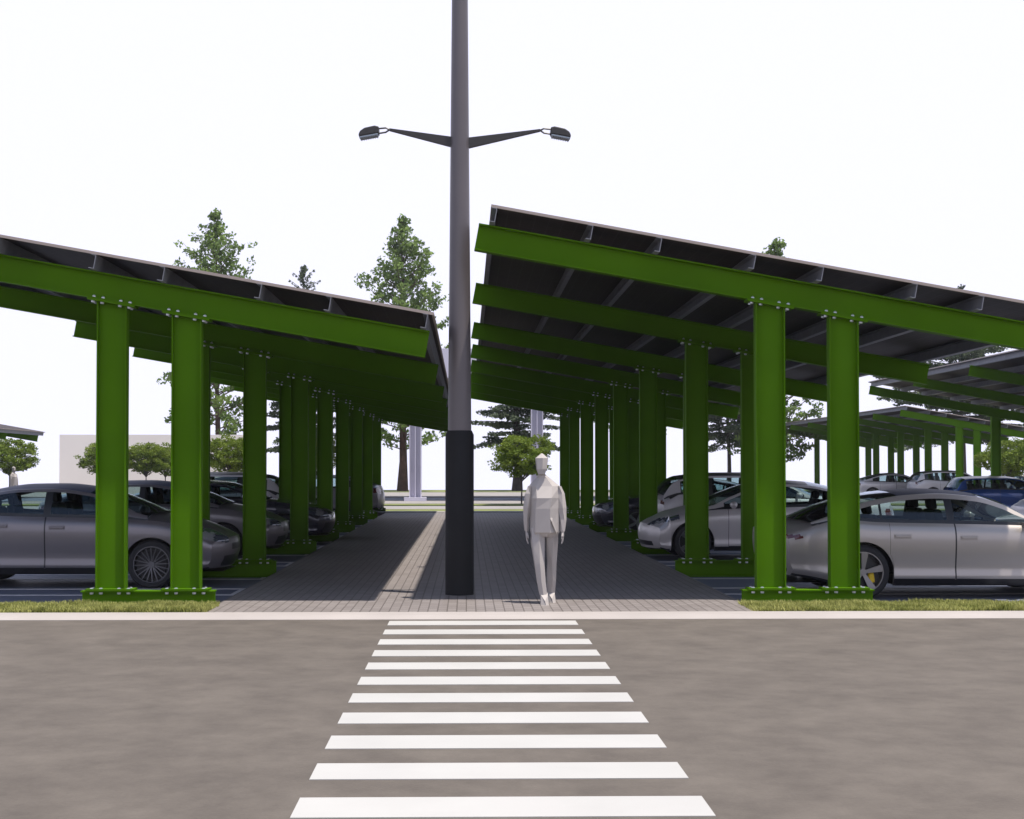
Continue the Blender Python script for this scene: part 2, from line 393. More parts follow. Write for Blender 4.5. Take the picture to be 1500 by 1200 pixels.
# ------------------------------------------------------------------ lamp post
lp = empty('lamp_post', (-.083, 16.72, .118)); tag(lp, 'tall grey street lamp with two short arms and a black lower sleeve on the walkway', 'street lamp')
mb = MB(); mb.tube([(0,0,0),(0,0,1.95),(0,0,2.0)], [.174,.174,.15], 48)
mb.build('sleeve', M['black'], lp, 30)
mb = MB(); mb.tube([(0,0,1.9),(0,0,5),(0,0,10.2)], [.1445,.119,.0745], 48, True); mb.build('pole', M['pole'], lp, 30)
for s in (-1, 1):
    e = .864 if s < 0 else .99
    z0, z1, ze = 5.47+.015*(s < 0), 5.60+.01*(s < 0), 5.70
    mb = MB(); ys = .035
    poly = [(s*.085, z0-.0), (s*.085, z1), (s*e, ze+.012), (s*e, ze-.012)]
    if s < 0: poly = poly[::-1]
    mb.prism(poly, -.03, .03)
    a = mb.build('arm', M['lampblack'], lp)
    mb = MB()
    for dz in (-.035, .025):
        mb.tube([(s*e, 0, ze), (s*(e+.045), 0, ze+dz*.9), (s*(e+.14), 0, ze+dz-.012)], [.011, .011, .011], 6)
    mb.build('bracket', M['lampblack'], a)
    x0 = e + .125; ln = .245
    prof = [(0, -.06), (ln, -.105), (ln+.005, -.07), (ln*.93, -.03), (ln*.72, .006), (ln*.4, .024), (.05, .034), (0, .022)]
    if s > 0: poly = [(s*(x0+x), ze+z) for x, z in prof]
    else: poly = [(s*(x0+x), ze+z) for x, z in prof][::-1]
    mb = MB(); mb.prism(poly, -.09, .09)
    h = mb.build('lamp_head', M['lampblack'], lp)
    bv = h.modifiers.new('b', 'BEVEL'); bv.width = .015; bv.segments = 3
    mb = MB(); dd = Vector((s*ln, 0, -.045)).normalized(); c = Vector((s*(x0+ln/2), 0, ze-.0825-.006))
    mb.obox(c, dd*(ln/2-.01), Vector((0, .08, 0)), Vector((0, 0, .008)))
    for k in range(8): mb.obox(c + dd*(-.1+.028*k) - Vector((0,0,.01)), dd*.004, Vector((0, .075, 0)), Vector((0, 0, .008)))
    mb.build('diffuser', M['diffuser'], h)

# ------------------------------------------------------------------ faceted walking figure
def figure(loc, rz, label):
    mb = MB()
    def loft(rings, cap0=True, cap1=True):
        n = len(rings[0]); vs = [v for r in rings for v in r]; fs = []
        for i in range(len(rings)-1):
            for k in range(n):
                k2 = (k+1) % n; fs.append((i*n+k, i*n+k2, (i+1)*n+k2)); fs.append((i*n+k, (i+1)*n+k2, (i+1)*n+k))
        if cap0: fs.append(tuple(range(n-1, -1, -1)))
        if cap1: fs.append(tuple((len(rings)-1)*n+k for k in range(n)))
        mb.add(vs, fs)
    def ring(cx, cy, z, rx, ry, n=7, ph=0, sq=0, tilt=0):
        out = []
        for k in range(n):
            a = 2*math.pi*k/n + ph
            out.append((cx+rx*math.cos(a), cy+ry*math.sin(a), z + tilt*math.sin(a)))
        return out
    P = R(-90)
    loft([ring(.012, .01, .76, .150, .105, 6, P+.1), ring(.015, -.01, .81, .182, .14, 6, P+.3), ring(.008, -.02, 1.08, .172, .140, 6, P+.35),
          ring(.008, -.02, 1.20, .176, .140, 6, P+.45), ring(.006, .01, 1.335, .190, .095, 6, P+.5), ring(-.005, .02, 1.425, .085, .075, 6, P+.5),
          ring(-.02, .01, 1.46, .052, .058, 6, P+.3), ring(-.028, -.035, 1.475, .045, .075, 6, P), ring(-.028, -.03, 1.53, .068, .095, 6, P+.1),
          ring(-.025, -.01, 1.655, .083, .105, 6, P+.1), ring(-.022, 0, 1.71, .008, .008, 6, P)])
    # jacket hem flap with its slit
    mb.add([(.06,-.135,1.0),(.10,-.13,.97),(.155,-.06,.80),(.15,-.10,.79),(.085,-.155,.935)], [(0,4,1),(1,4,3),(1,3,2)])
    # legs: left of picture strides forward
    loft([ring(-.07, .0, .86, .095, .105, 6, P), ring(-.075, -.02, .70, .088, .10, 6, P+.2), ring(-.058, -.07, .45, .066, .075, 6, P+.1),
          ring(-.035, -.07, .25, .060, .072, 6, P), ring(-.01, -.07, .10, .052, .062, 6, P)])
    loft([ring(.095, .02, .86, .09, .10, 6, P), ring(.10, .04, .70, .08, .095, 6, P+.15), ring(.105, .09, .46, .062, .07, 6, P),
          ring(.10, .14, .25, .060, .070, 6, P+.2), ring(.10, .19, .10, .052, .06, 6, P)])
    for (x, y) in ((0, -.085), (.1, .18)):
        mb.add([(x-.045,y+.06,0),(x+.045,y+.06,0),(x+.05,y-.12,0),(x+.01,y-.2,0),(x-.05,y-.12,0),
                (x-.045,y+.06,.12),(x+.045,y+.06,.12),(x+.04,y-.06,.10),(x+.0,y-.17,.045),(x-.04,y-.06,.10)],
               [(4,3,2,1,0),(5,6,7,9),(9,7,8),(0,1,6,5),(1,2,7,6),(2,3,8,7),(3,4,9,8),(4,0,5,9)])
    # arms with hands
    for s, sx in ((-1, -.175), (1, .195)):
        ys = -.04 if s > 0 else .03
        loft([ring(sx-s*.01, .01, 1.335, .028, .05, 5, P), ring(sx+s*.008, .01, 1.25, .050, .062, 5, P+.3), ring(sx+s*.024, ys*.5, 1.09, .054, .060, 5, P+.1),
              ring(sx+s*.036, ys, .95, .040, .046, 5, P+.3), ring(sx+s*.028, ys*1.6, .82, .028, .035, 5, P)])
        # palm, thumb and four fingers, lightly curled
        hx, hy, hz = sx+s*.028, ys*1.6, .82
        loft([ring(hx, hy, hz+.01, .018, .03, 5, P), ring(hx, hy-.01, hz-.05, .015, .040, 5, P), ring(hx-s*.005, hy-.012, hz-.085, .013, .038, 5, P)])
        for q in range(4):
            L = (.055, .066, .062, .048)[q]; fy = hy-.042+q*.0195
            mb.tube([(hx, fy, hz-.075), (hx-s*.004, fy-.002, hz-.075-L*.55), (hx-s*.016, fy-.006, hz-.075-L)], [.009, .0085, .006], 5)
        mb.tube([(hx-s*.004, hy-.04, hz-.025), (hx-s*.012, hy-.062, hz-.055), (hx-s*.018, hy-.066, hz-.08)], [.011, .010, .007], 5)
    mb.v = [(x*.95, y, z) for x, y, z in mb.v]
    o = mb.build('person', M['figure']); o.location = loc; o.rotation_euler = (0, 0, rz)
    tag(o, label, 'person'); return o
figure((.885, 15.63, .118), 0, 'pale grey faceted figure in an open jacket walking towards the crosswalk beside the lamp post')
figure((-22.0, 66.8, .06), R(70), 'small distant pale grey faceted figure behind the grey sedan at the left edge')

# ------------------------------------------------------------------ cars
def gsec(t):
    return GS(t)
GS = curve([(0, .90), (.08, .955), (.15, .982), (.21, .975), (.28, .966), (.45, .982), (.62, .996), (.74, 1.0), (.84, .993), (.93, .968), (1, .93)])
def wheel_template(kind, r, w=.225, mats=None):
    """wheel centred on its own origin, outer face towards -y"""
    root = empty('wheel')
    mb = MB(); n = 48
    pr = [(r*.74, -w/2+.012), (r*.77, -w/2), (r*.90, -w/2-.002), (r*.97, -w/2+.018), (r, -w/2+.05), (r, w/2-.05), (r*.97, w/2-.015), (r*.85, w/2), (r*.66, w/2)]
    vs = []; fs = []
    for k in range(n):
        a = 2*math.pi*k/n
        for (q, y) in pr: vs.append((q*math.cos(a), y, q*math.sin(a)))
    m = len(pr)
    for k in range(n):
        for j in range(m-1): fs.append((k*m+j, ((k+1) % n)*m+j, ((k+1) % n)*m+j+1, k*m+j+1))
    mb.add(vs, fs); mb.build('tyre', M['tyre'], root, 40)
    rr = r*.75; mb = MB(); mb.cur = 0; yf = -w/2+.012
    # rim lip
    pr = [(rr, yf+.01), (rr, yf-.004), (rr*.955, yf-.004), (rr*.93, yf+.03), (rr*.92, yf+.12)]; vs = []; fs = []; m = len(pr)
    for k in range(n):
        a = 2*math.pi*k/n
        for (q, y) in pr: vs.append((q*math.cos(a), y, q*math.sin(a)))
    for k in range(n):
        for j in range(m-1): fs.append((k*m+j, ((k+1) % n)*m+j, ((k+1) % n)*m+j+1, k*m+j+1))
    mb.add(vs, fs)
    mb.tube([(0, yf+.0, 0), (0, yf+.06, 0)], [rr*.17, rr*.2], 20)
    def spoke(a, w0, w1, da=0, r0=.12, r1=.96):
        c, s_ = math.cos(a), math.sin(a); c2, s2 = math.cos(a+da), math.sin(a+da)
        p0 = Vector((c*rr*r0, 0, s_*rr*r0)); p1 = Vector((c2*rr*r1, 0, s2*rr*r1)); d = (p1-p0).normalized(); t = Vector((-d.z, 0, d.x))
        q = []
        for (p, ww, y) in ((p0, w0, yf+.012), (p1, w1, yf+.002)):
            for yy in (0, .022):
                q += [p - t*ww + Vector((0, y+yy, 0)), p + t*ww + Vector((0, y+yy, 0))]
        mb.add(q, [(0,1,5,4),(2,6,7,3),(0,4,6,2),(1,3,7,5),(4,5,7,6),(0,2,3,1)])
    if kind == 'multi':
        for k in range(10):
            a = 2*math.pi*k/10; spoke(a, .008, .005, .16); spoke(a, .008, .005, -.16)
    elif kind == 'blade':
        for k in range(5):
            a = 2*math.pi*k/5+.35; spoke(a, .020, .045, .05)
    elif kind == 'five':
        for k in range(5):
            a = 2*math.pi*k/5+.3; spoke(a, .028, .036)
    else:
        for k in range(7):
            a = 2*math.pi*k/7; spoke(a, .014, .012, .1); spoke(a, .014, .012, -.1)
    mb.build('rim', M[mats], root, 35)
    mb = MB(); mb.tube([(0, yf+.07, 0), (0, yf+.095, 0)], [rr*.76, rr*.76], 32); mb.build('brake_disc', M['brake'], root, 35)
    mb = MB(); mb.tube([(0, yf+.11, 0), (0, yf+.12, 0)], [rr*.93, rr*.93], 32); mb.build('wheel_well', M['trim'], root)
    if kind == 'blade':
        mb = MB()
        for z0, z1, xx in ((.07, .15, .085), (-.16, -.05, .10)):
            mb.box(xx-.06, xx+.07, yf+.045, yf+.1, z0, z1)
        o = mb.build('brake_caliper', M['caliper'], root); bv = o.modifiers.new('b', 'BEVEL'); bv.width = .02; bv.segments = 2
    return root

def car(name, S):
    """S: spec; local x forward, nose at x=S['fo']+wb/2"""
    root = empty(name)
    L, W, r = S['L'], S['W'], S['r']; fo, wb = S['fo'], S['wb']
    X = lambda d: fo + wb/2 - d
    top = curve(S['top']); belt0 = curve(S['belt']); sill = S['sill']; RA = r + .045
    ax = [fo, fo+wb]
    ins = S.get('ins', .0)
    wid = curve([(0, .86), (fo*.6, .965), (fo+.4, 1), (L*.6, 1), (fo+wb, .99), (L-.3, .955), (L, .88)])
    belt = lambda d: min(belt0(d), top(d) - .035)
    bottom = curve([(0, S['nose_z']), (.25, S['nose_z']-.03), (fo, sill), (fo+wb, sill), (L-.3, S['tail_z']-.04), (L, S['tail_z'])])
    def zb(d):
        z = bottom(d)
        for a in ax:
            if abs(d-a) < RA: z = max(z, r*.98 + math.sqrt(RA*RA-(d-a)**2))
        return z
    dm0 = fo - RA - .02; dm1 = fo + wb + RA + .02
    nz, tz = S.get('nprof', .07), S.get('tprof', .07)
    zn = S.get('nmid', .5); zt_ = S.get('tmid', .6)
    def endx(side, y, z):
        q = min(1, abs(y)/W)
        if side == 0: return X(S['ncurve']*q**2.6 + nz*((z-zn)/.28)**2)
        return X(L - S['tcurve']*q**2.8 - tz*((z-zt_)/.35)**2)
    def px(d, y, z):
        if d < dm0:
            u = 1 - d/dm0; return X(dm0)*(1-u) + endx(0, y, z)*u
        if d > dm1:
            u = (d-dm1)/(L-dm1); return X(dm1)*(1-u) + endx(1, y, z)*u
        return X(d)
    cowl, head, bhead, bbase = S['cowl'], S['header'], S['bheader'], S['bbase']
    # stations
    st = set()
    d = 0
    while d < L: st.add(round(d, 4)); d += .03
    for a in ax:
        for k in range(25): st.add(round(a - RA*math.cos(math.pi*k/24), 4))
    st |= {L, cowl, bbase, dm0, dm1}
    for a, b in S['doors']:
        for q in (a, b): st |= {round(q-.0045, 4), round(q+.0045, 4)}
    st = sorted(st); st = [s for i, s in enumerate(st) if i == 0 or s - st[i-1] > .003]
    ts = [0, .05, .105, .118, .15, .18, .21, .25, .3, .4, .5, .58, .66, .74, .79, .84, .89, .94, .97, 1]
    fj = [1, .985, .95, .9, .8, .7, .58, .45, .3, .15, 0]
    G = {}                      # key -> (verts, faces, matidx)
    def put(key, q, mi=0):
        v, f, m = G.setdefault(key, ([], [], []))
        n = len(v); v += q; f.append(tuple(range(n, n+len(q)))); m.append(mi)
    def deckz(d, f):
        b = belt(d); t = top(d)
        if cowl < d < bbase:
            e = min(1, (d-cowl)/.1, (bbase-d)/.1); e = max(0, e); t = t*(1-e) + (b-.0)*e; t = min(t, max(b, top(d)-.02))
        return b + (t-b)*(1-f**2.6)
    def section(d):
        z0 = zb(d); b = belt(d); w = W*wid(d); base = bottom(d); P = []
        for t in ts:
            z = z0 + (b-z0)*t; tt = (z-base)/(b-base); y = w*gsec(max(0, min(1, tt))); P.append((px(d, y, z), y, z))
        ye = w*gsec(1)
        for f in fj[1:]:
            z = deckz(d, f); y = ye*f; P.append((px(d, y, z), y, z))
        return P
    secs = [section(d) for d in st]
    nt_ = len(ts)
    hl = S['headlight']; tl = S['taillight']
    def classify(P4, d, k):
        cx = sum(p[0] for p in P4)/4; cy = sum(p[1] for p in P4)/4; cz = sum(p[2] for p in P4)/4
        dn = X(0) - cx; dt = cx - X(L)
        if dn < hl[0] and hl[1] + hl[4]*dn < cz < hl[2] + hl[4]*dn and cy > hl[3]:
            return 'headlight', (1 if .38*hl[0] < dn < .62*hl[0] and cz < hl[2]+hl[4]*dn-.04 else 0)
        if dt < tl[0] and tl[1] < cz < tl[2] and cy > tl[3]: return 'tail_light', 0
        return None, 0
    for i in range(len(st)-1):
        dmid = (st[i]+st[i+1])/2
        indoor = [n for n, (a, b) in enumerate(S['doors']) if a < dmid < b]
        seam = any(abs(dmid-q) < .005 for ab in S['doors'] for q in ab)
        for k in range(len(secs[i])-1):
            P4 = [secs[i][k], secs[i+1][k], secs[i+1][k+1], secs[i][k+1]]
            side = k < nt_-1
            key, mi = classify(P4, dmid, k)
            for s in (1, -1):
                Q = [(p[0], s*p[1], p[2]) for p in P4]
                if s < 0: Q = Q[::-1]
                if key: put(key+str(s), Q, mi); continue
                if side:
                    if k < 2 and fo+RA < dmid < fo+wb-RA or (k < 1 and (dmid < dm0 or dmid > dm1)): put('body', Q, 1); continue
                    if k == 2 and indoor: put('body', Q, 1); continue
                    if seam and k > 2: put('body', Q, 1); continue
                    if indoor and k > 2: put('door%d_%d' % (indoor[0], s), Q); continue
                    put('body', Q, 0)
                else:
                    put('body', Q, 2 if cowl+.02 < dmid < bbase-.02 else 0)
    # end caps
    for side, d in ((0, 0), (1, L)):
        w = W*wid(d); b = belt(d); z0 = zb(d)
        gy = []
        for f in fj:
            zz = deckz(d, f); c = []
            for t in ts:
                z = z0 + (zz-z0)*t; y = w*gsec(t)*f; c.append((endx(side, y, z), y, z))
            gy.append(c)
        gr = S['grille'] if side == 0 else S['rear_black']
        for j in range(len(fj)-1):
            for k in range(nt_-1):
                P4 = [gy[j][k], gy[j+1][k], gy[j+1][k+1], gy[j][k+1]]
                cy = sum(p[1] for p in P4)/4; cz = sum(p[2] for p in P4)/4
                key, _ = classify(P4, d, k); mi = 0
                for (za, zb2, ym) in gr:
                    if za < cz < zb2 and cy < ym: mi = 1
                for s in (1, -1):
                    Q = [(p[0], s*p[1], p[2]) for p in P4]
                    if mi == 0 and key: put(key+str(s), Q)
                    else: put('body', Q, mi)
    # wheel housings and floor
    for a in ax:
        n = 20; w = W*wid(a)
        for k in range(n):
            a0, a1 = math.pi*k/n, math.pi*(k+1)/n
            for s in (1, -1):
                yo = w*.985
                c = [(X(a)+RA*math.cos(t), r*.98+RA*math.sin(t)) for t in (a0, a1)]
                put('body', [(c[0][0], s*yo, c[0][1]), (c[1][0], s*yo, c[1][1]), (c[1][0], s*(w-.32), c[1][1]), (c[0][0], s*(w-.32), c[0][1])], 1)
        for s in (1, -1):
            ys = s*(w-.32); ptsx = [(X(a)+RA*math.cos(math.pi*k/n), ys, r*.98+RA*math.sin(math.pi*k/n)) for k in range(n+1)]
            ptsx += [(X(a)-RA, ys, sill), (X(a)+RA, ys, sill)]
            put('body', ptsx, 1)
    fl = [(X(.12), -W*.62, sill+.02), (X(.12), W*.62, sill+.02), (X(L-.12), W*.62, sill+.02), (X(L-.12), -W*.62, sill+.02)]
    put('body', fl, 1)
    put('body', [(X(fo+RA), -W*.9, sill+.015), (X(fo+RA), W*.9, sill+.015), (X(fo+wb-RA), W*.9, sill+.015), (X(fo+wb-RA), -W*.9, sill+.015)], 1)
    # greenhouse
    gs = set(); d = cowl
    while d < bbase: gs.add(round(d, 4)); d += .035
    gs |= {bbase, head, bhead}
    for a, b in S['windows']: gs |= {a, b}
    gs = sorted(gs); gs = [s for i, s in enumerate(gs) if i == 0 or s - gs[i-1] > .004]
    mt, mbm = S.get('mt', .04), S.get('mb', .045)
    def ghs(d):
        b = belt(d) - .003; t = top(d); w = W*wid(d)*gsec(1)*.985
        h = t - b; cr = min(S.get('crown', .075), h*.45); zr = t - cr; hh = zr - b
        tum = S['tumble']; yr = w - tum*hh - .02*min(1, hh*4)
        # t levels follow constant frame widths
        m0 = min(mbm, hh*.3); m1 = min(mt, hh*.3)
        lv = [0, m0] + [m0 + (hh-m0-m1)*q for q in (.25, .5, .75, 1)] + [hh]
        P = []
        for z in lv:
            q = z/hh if hh > 0 else 0
            P.append((X(d), w + (yr-w)*q + .018*math.sin(math.pi*q)*min(1, hh*3), b+z))
        sf = max(0, 1-(d-cowl)/(head+.3-cowl)); sr = max(0, 1-(bbase-d)/(bbase-bhead+.3)); bow = S.get('bow', .12)*sf - .1*sr
        for f in (.975, .93, .8, .6, .4, .2, 0):
            P.append((X(d) + bow*(1-f*f), yr*f, zr + cr*(1-f**2.4)))
        return P, hh
    gsec_ = [ghs(d) for d in gs]
    roofmat = S.get('roof', S['paint'])
    for i in range(len(gs)-1):
        dmid = (gs[i]+gs[i+1])/2; A, ha = gsec_[i]; B, hb = gsec_[i+1]
        win = [n for n, (a, b) in enumerate(S['windows']) if a < dmid < b]
        for k in range(len(A)-1):
            for s in (1, -1):
                Q = [(A[k][0], s*A[k][1], A[k][2]), (B[k][0], s*B[k][1], B[k][2]), (B[k+1][0], s*B[k+1][1], B[k+1][2]), (A[k+1][0], s*A[k+1][1], A[k+1][2])]
                if s < 0: Q = Q[::-1]
                if 1 <= k <= 4:
                    if win and min(ha, hb) > .055: put('win%d_%d' % (win[0], s), Q); continue
                    put('frame', Q, 1 if (S['windows'][0][0]-.02 < dmid < S['windows'][-1][1]+.02) else 0); continue
                if k == 0: put('frame', Q, 1); continue
                if k == 5: put('frame', Q, 0); continue
                if k >= 7:
                    if dmid < head: put('windshield', Q); continue
                    if dmid > bhead: put('rearwin', Q); continue
                put('frame', Q, 2 if k >= 7 else 0)
    P = M[S['paint']]
    def out(key, name, mats, parent=root, sm=35):
        v, f, m = G[key]
        me = make(name, v, f, mats, parent, None, m if len(mats) > 1 else None)
        bm = bmesh.new(); bm.from_mesh(me.data); bmesh.ops.remove_doubles(bm, verts=bm.verts, dist=.0006); bm.to_mesh(me.data); bm.free()
        me.data.polygons.foreach_set('use_smooth', [True]*len(me.data.polygons)); me.data.set_sharp_from_angle(angle=R(sm)); return me
    body = out('body', 'body', [P, M['trim'], M['inner']])
    doors = {}
    for key in sorted(G):
        if key.startswith('door'): doors[key] = out(key, 'door', [P])
        elif key.startswith('headlight'): out(key, 'headlight', [M['headlight'], M['lamp_bright']])
        elif key.startswith('tail_light'): out(key, 'tail_light', [M['taillight']])
        elif key.startswith('win') and key != 'windshield': out(key, 'side_window', [M[S.get('sideglass', 'glass')]])
    out('frame', 'roof', [P, M['trim'], M[roofmat]])
    out('windshield', 'windshield', [M['glass']]); out('rearwin', 'rear_window', [M[S.get('rearglass', 'glassdark')]])
    # handles
    for n, (a, b) in enumerate(S['doors']):
        dd = b - .16; z = belt(dd) - S.get('hz', .14)
        for s in (1, -1):
            key = 'door%d_%d' % (n, s); y = W*wid(dd)*gsec((z-sill)/(belt(dd)-sill))
            mb = MB(); mb.box(X(dd)-.11, X(dd)+.11, s*y-.004, s*y+.004, z-.028, z+.028)
            mb.box(X(dd)-.10, X(dd)+.10, s*(y+.014)-.008, s*(y+.014)+.008, z-.012, z+.014)
            h = mb.build('handle', M[S.get('handle', S['paint'])], doors.get(key, root)); bv = h.modifiers.new('b', 'BEVEL'); bv.width = .008; bv.segments = 2
    # mirrors
    dd = S['mirror']; z = belt(dd) + .075; y = W*wid(dd)*.95
    for s in (1, -1):
        mb = MB(); rings = []
        n = 10
        for (off, k) in ((.035, .3), (.05, .8), (.10, 1), (.17, .96), (.215, .7), (.232, .25)):
            rings.append([(X(dd)+.02+.075*k*math.cos(2*math.pi*q/n)*(1 if math.cos(2*math.pi*q/n) > 0 else .75), s*(y+off), z+.062*k*math.sin(2*math.pi*q/n)) for q in range(n)])
        vs = [v for rg in rings for v in rg]; fs = []
        for i in range(len(rings)-1):
            for q in range(n): fs.append((i*n+q, i*n+(q+1) % n, (i+1)*n+(q+1) % n, (i+1)*n+q))
        fs += [tuple(range(n)), tuple((len(rings)-1)*n+q for q in range(n))]
        mb.add(vs, fs); mb.box(X(dd)-.02, X(dd)+.03, min(s*(y-.06), s*(y+.06)), max(s*(y-.06), s*(y+.06)), z-.07, z-.04)
        mb.build('wing_mirror', P, root, 50)
    # seats and steering wheel
    for (dq, ys) in ((S['seat'], (-.36, .36)), (S['seat']+.85, (-.36, .36))):
        for y in ys:
            mb = MB(); x = X(dq); b = belt(dq)
            zt2 = top(dq) - .26
            mb.obox((x, y, (b-.1+zt2)/2), (.055, 0, 0), (0, .22, 0), ((b-.1-zt2)/2*.28, 0, (zt2-b+.1)/2))
            mb.obox((x-.05, y, zt2+.075), (.045, 0, 0), (0, .12, 0), (-.012, 0, .075))
            o = mb.build('seat', M['inner'], root); bv = o.modifiers.new('b', 'BEVEL'); bv.width = .03; bv.segments = 2
    mb = MB(); c = Vector((X(S['seat']-.55), .36, belt(S['seat'])+.02)); pts = []
    for k in range(17):
        a = 2*math.pi*k/16; pts.append(c + Vector((.06*math.sin(a), .17*math.cos(a), .16*math.sin(a))))
    mb.tube(pts, [.013]*17, 6, False); mb.build('steering_wheel', M['trim'], root)
    # wheels
    wt = wheel_template(S['rim'], r, .225, S['rimmat']); first = True
    for a in ax:
        for s in (-1, 1):
            o = wt if first else copy_tree(wt); first = False
            o.parent = root; o.location = (X(a), s*(W*wid(a)-.125), r); o.rotation_euler = (0, .4*a, 0 if s < 0 else math.pi)
    return root
def place(o, x, y, rz, label, cat='car', group='cars parked under the canopies'):
    o.location = (x, y, 0); o.rotation_euler = (0, 0, rz); tag(o, label, cat, group); return o

SED = dict(L=4.55, W=.90, r=.335, fo=1.05, wb=2.62, sill=.20, nose_z=.27, tail_z=.30, ncurve=.36, tcurve=.30, nprof=.10, nmid=.55,
   top=[(0,.70),(.12,.78),(.4,.90),(.8,.985),(1.12,1.05),(1.5,1.22),(1.95,1.385),(2.5,1.445),(2.9,1.44),(3.4,1.36),(3.95,1.20),(4.3,1.12),(4.55,1.06)],
   belt=[(0,.64),(.4,.80),(1.0,.93),(1.6,.965),(3.0,1.0),(3.9,1.04),(4.55,1.0)],
   cowl=1.12, header=1.95, bheader=3.35, bbase=4.2, windows=[(1.45,2.45),(2.55,3.35),(3.42,3.85)], doors=[(1.55,2.50),(2.51,3.28)],
   headlight=(.62,.60,.74,.42,.22), taillight=(.35,.80,.98,.45), grille=[(.30,.42,.55),(.52,.60,.38)], rear_black=[(.28,.42,.5)],
   tumble=.42, mirror=1.62, seat=2.45, rim='multi', rimmat='rimdark', paint='grey', handle='grey', roof='roofsky')
SPORT = dict(L=4.76, W=.97, r=.345, fo=.95, wb=2.66, sill=.17, nose_z=.22, tail_z=.30, ncurve=.45, tcurve=.34, nprof=.12, nmid=.5, tmid=.72, tprof=.06,
   top=[(0,.60),(.15,.68),(.6,.82),(1.1,.93),(1.3,1.0),(1.6,1.165),(1.78,1.26),(2.12,1.355),(2.6,1.39),(3.0,1.37),(3.4,1.31),(3.78,1.205),(4.28,.99),(4.6,.925),(4.76,.87)],
   belt=[(0,.56),(.4,.70),(.95,.87),(1.5,.93),(2.5,.955),(3.4,.975),(3.8,1.0),(4.2,.95),(4.76,.82)],
   cowl=1.22, header=2.05, bheader=3.1, bbase=4.25, windows=[(1.42,2.42),(2.52,3.34),(3.37,3.62)], doors=[(1.42,2.43),(2.44,3.27)],
   headlight=(.5,.52,.66,.5,.2), taillight=(.40,.765,.815,.3), grille=[(.24,.36,.6)], rear_black=[(.2,.42,.72)],
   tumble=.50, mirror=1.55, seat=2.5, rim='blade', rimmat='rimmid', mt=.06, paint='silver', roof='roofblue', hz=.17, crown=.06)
EV = dict(L=4.7, W=.925, r=.34, fo=.86, wb=2.87, sill=.18, nose_z=.22, tail_z=.32, ncurve=.42, tcurve=.32, nprof=.09, nmid=.45,
   top=[(0,.66),(.12,.735),(.4,.84),(.8,.95),(1.15,1.03),(1.6,1.23),(2.1,1.40),(2.6,1.443),(3.0,1.42),(3.6,1.29),(4.2,1.12),(4.5,1.09),(4.7,1.05)],
   belt=[(0,.60),(.4,.74),(.9,.87),(1.5,.93),(3.0,.97),(4.0,1.0),(4.7,.97)],
   cowl=1.08, header=2.08, bheader=3.0, bbase=4.15, windows=[(1.45,2.45),(2.53,3.40),(3.44,3.70)], doors=[(1.5,2.5),(2.51,3.35)],
   headlight=(.62,.60,.675,.42,.24), taillight=(.35,.80,.92,.45), grille=[(.26,.36,.6)], rear_black=[(.28,.42,.5)],
   tumble=.44, mirror=1.6, seat=2.5, rim='five', rimmat='rimdark', paint='palesilver', sideglass='glass', roof='trim')
COUPE = dict(SED, L=4.6, fo=1.02, wb=2.7, cowl=1.5, header=2.25, bheader=3.45, roof='darkcar',
   top=[(0,.70),(.12,.79),(.5,.90),(1.0,.975),(1.5,1.04),(1.9,1.22),(2.3,1.365),(2.8,1.41),(3.3,1.37),(3.9,1.20),(4.3,1.10),(4.6,1.04)],
   windows=[(1.75,2.65),(2.72,3.45),(3.5,3.9)], doors=[(1.75,2.68),(2.69,3.35)], mirror=1.85, seat=2.65, r=.335, paint='darkcar', rim='five', rimmat='rimsilver', handle='darkcar', ncurve=.42, grille=[(.28,.50,.62)],
   headlight=(.55,.60,.78,.40,.18))
SUV = dict(L=4.45, W=.92, r=.36, fo=.88, wb=2.68, sill=.24, nose_z=.30, tail_z=.36, ncurve=.28, tcurve=.2, nprof=.06, tprof=.12, tmid=.75,
   top=[(0,.86),(.1,.93),(.5,1.02),(1.0,1.09),(1.5,1.33),(1.85,1.50),(2.4,1.575),(3.2,1.57),(3.9,1.50),(4.1,1.40),(4.32,1.12),(4.45,1.0)],
   belt=[(0,.80),(.5,.93),(1.2,1.0),(3.0,1.04),(3.9,1.10),(4.45,.94)],
   cowl=1.0, header=1.85, bheader=3.95, bbase=4.3, windows=[(1.3,2.3),(2.38,3.25),(3.42,3.92)], doors=[(1.38,2.33),(2.34,3.2)],
   headlight=(.45,.74,.88,.42,.05), taillight=(.16,.88,1.0,.6), grille=[(.34,.5,.6),(.6,.78,.4)], rear_black=[(.3,.5,.62)],
   tumble=.30, mirror=1.45, seat=2.3, rim='seven', rimmat='rimdark', paint='whitecar', roof='trim', blackpillar=True)
HATCH = dict(SUV, L=3.85, W=.86, r=.31, fo=.72, wb=2.5, sill=.2, nose_z=.24, tail_z=.3,
   top=[(0,.74),(.1,.82),(.5,.93),(.95,.99),(1.25,1.2),(1.5,1.34),(2.0,1.405),(2.9,1.40),(3.4,1.36),(3.55,1.26),(3.72,1.02),(3.85,.9)],
   belt=[(0,.68),(.5,.85),(1.2,.92),(3.0,.95),(3.85,.85)],
   cowl=.98, header=1.48, bheader=3.42, bbase=3.72, windows=[(1.12,2.2),(2.26,2.95),(3.0,3.4)], doors=[(1.12,2.3)],
   headlight=(.4,.58,.76,.42,.1), taillight=(.25,.62,.84,.5), grille=[(.3,.5,.5)], rear_black=[(.3,.42,.5)],
   paint='bluecar', roof='silver', mirror=1.25, seat=2.0, handle='bluecar', rimmat='rimsilver')
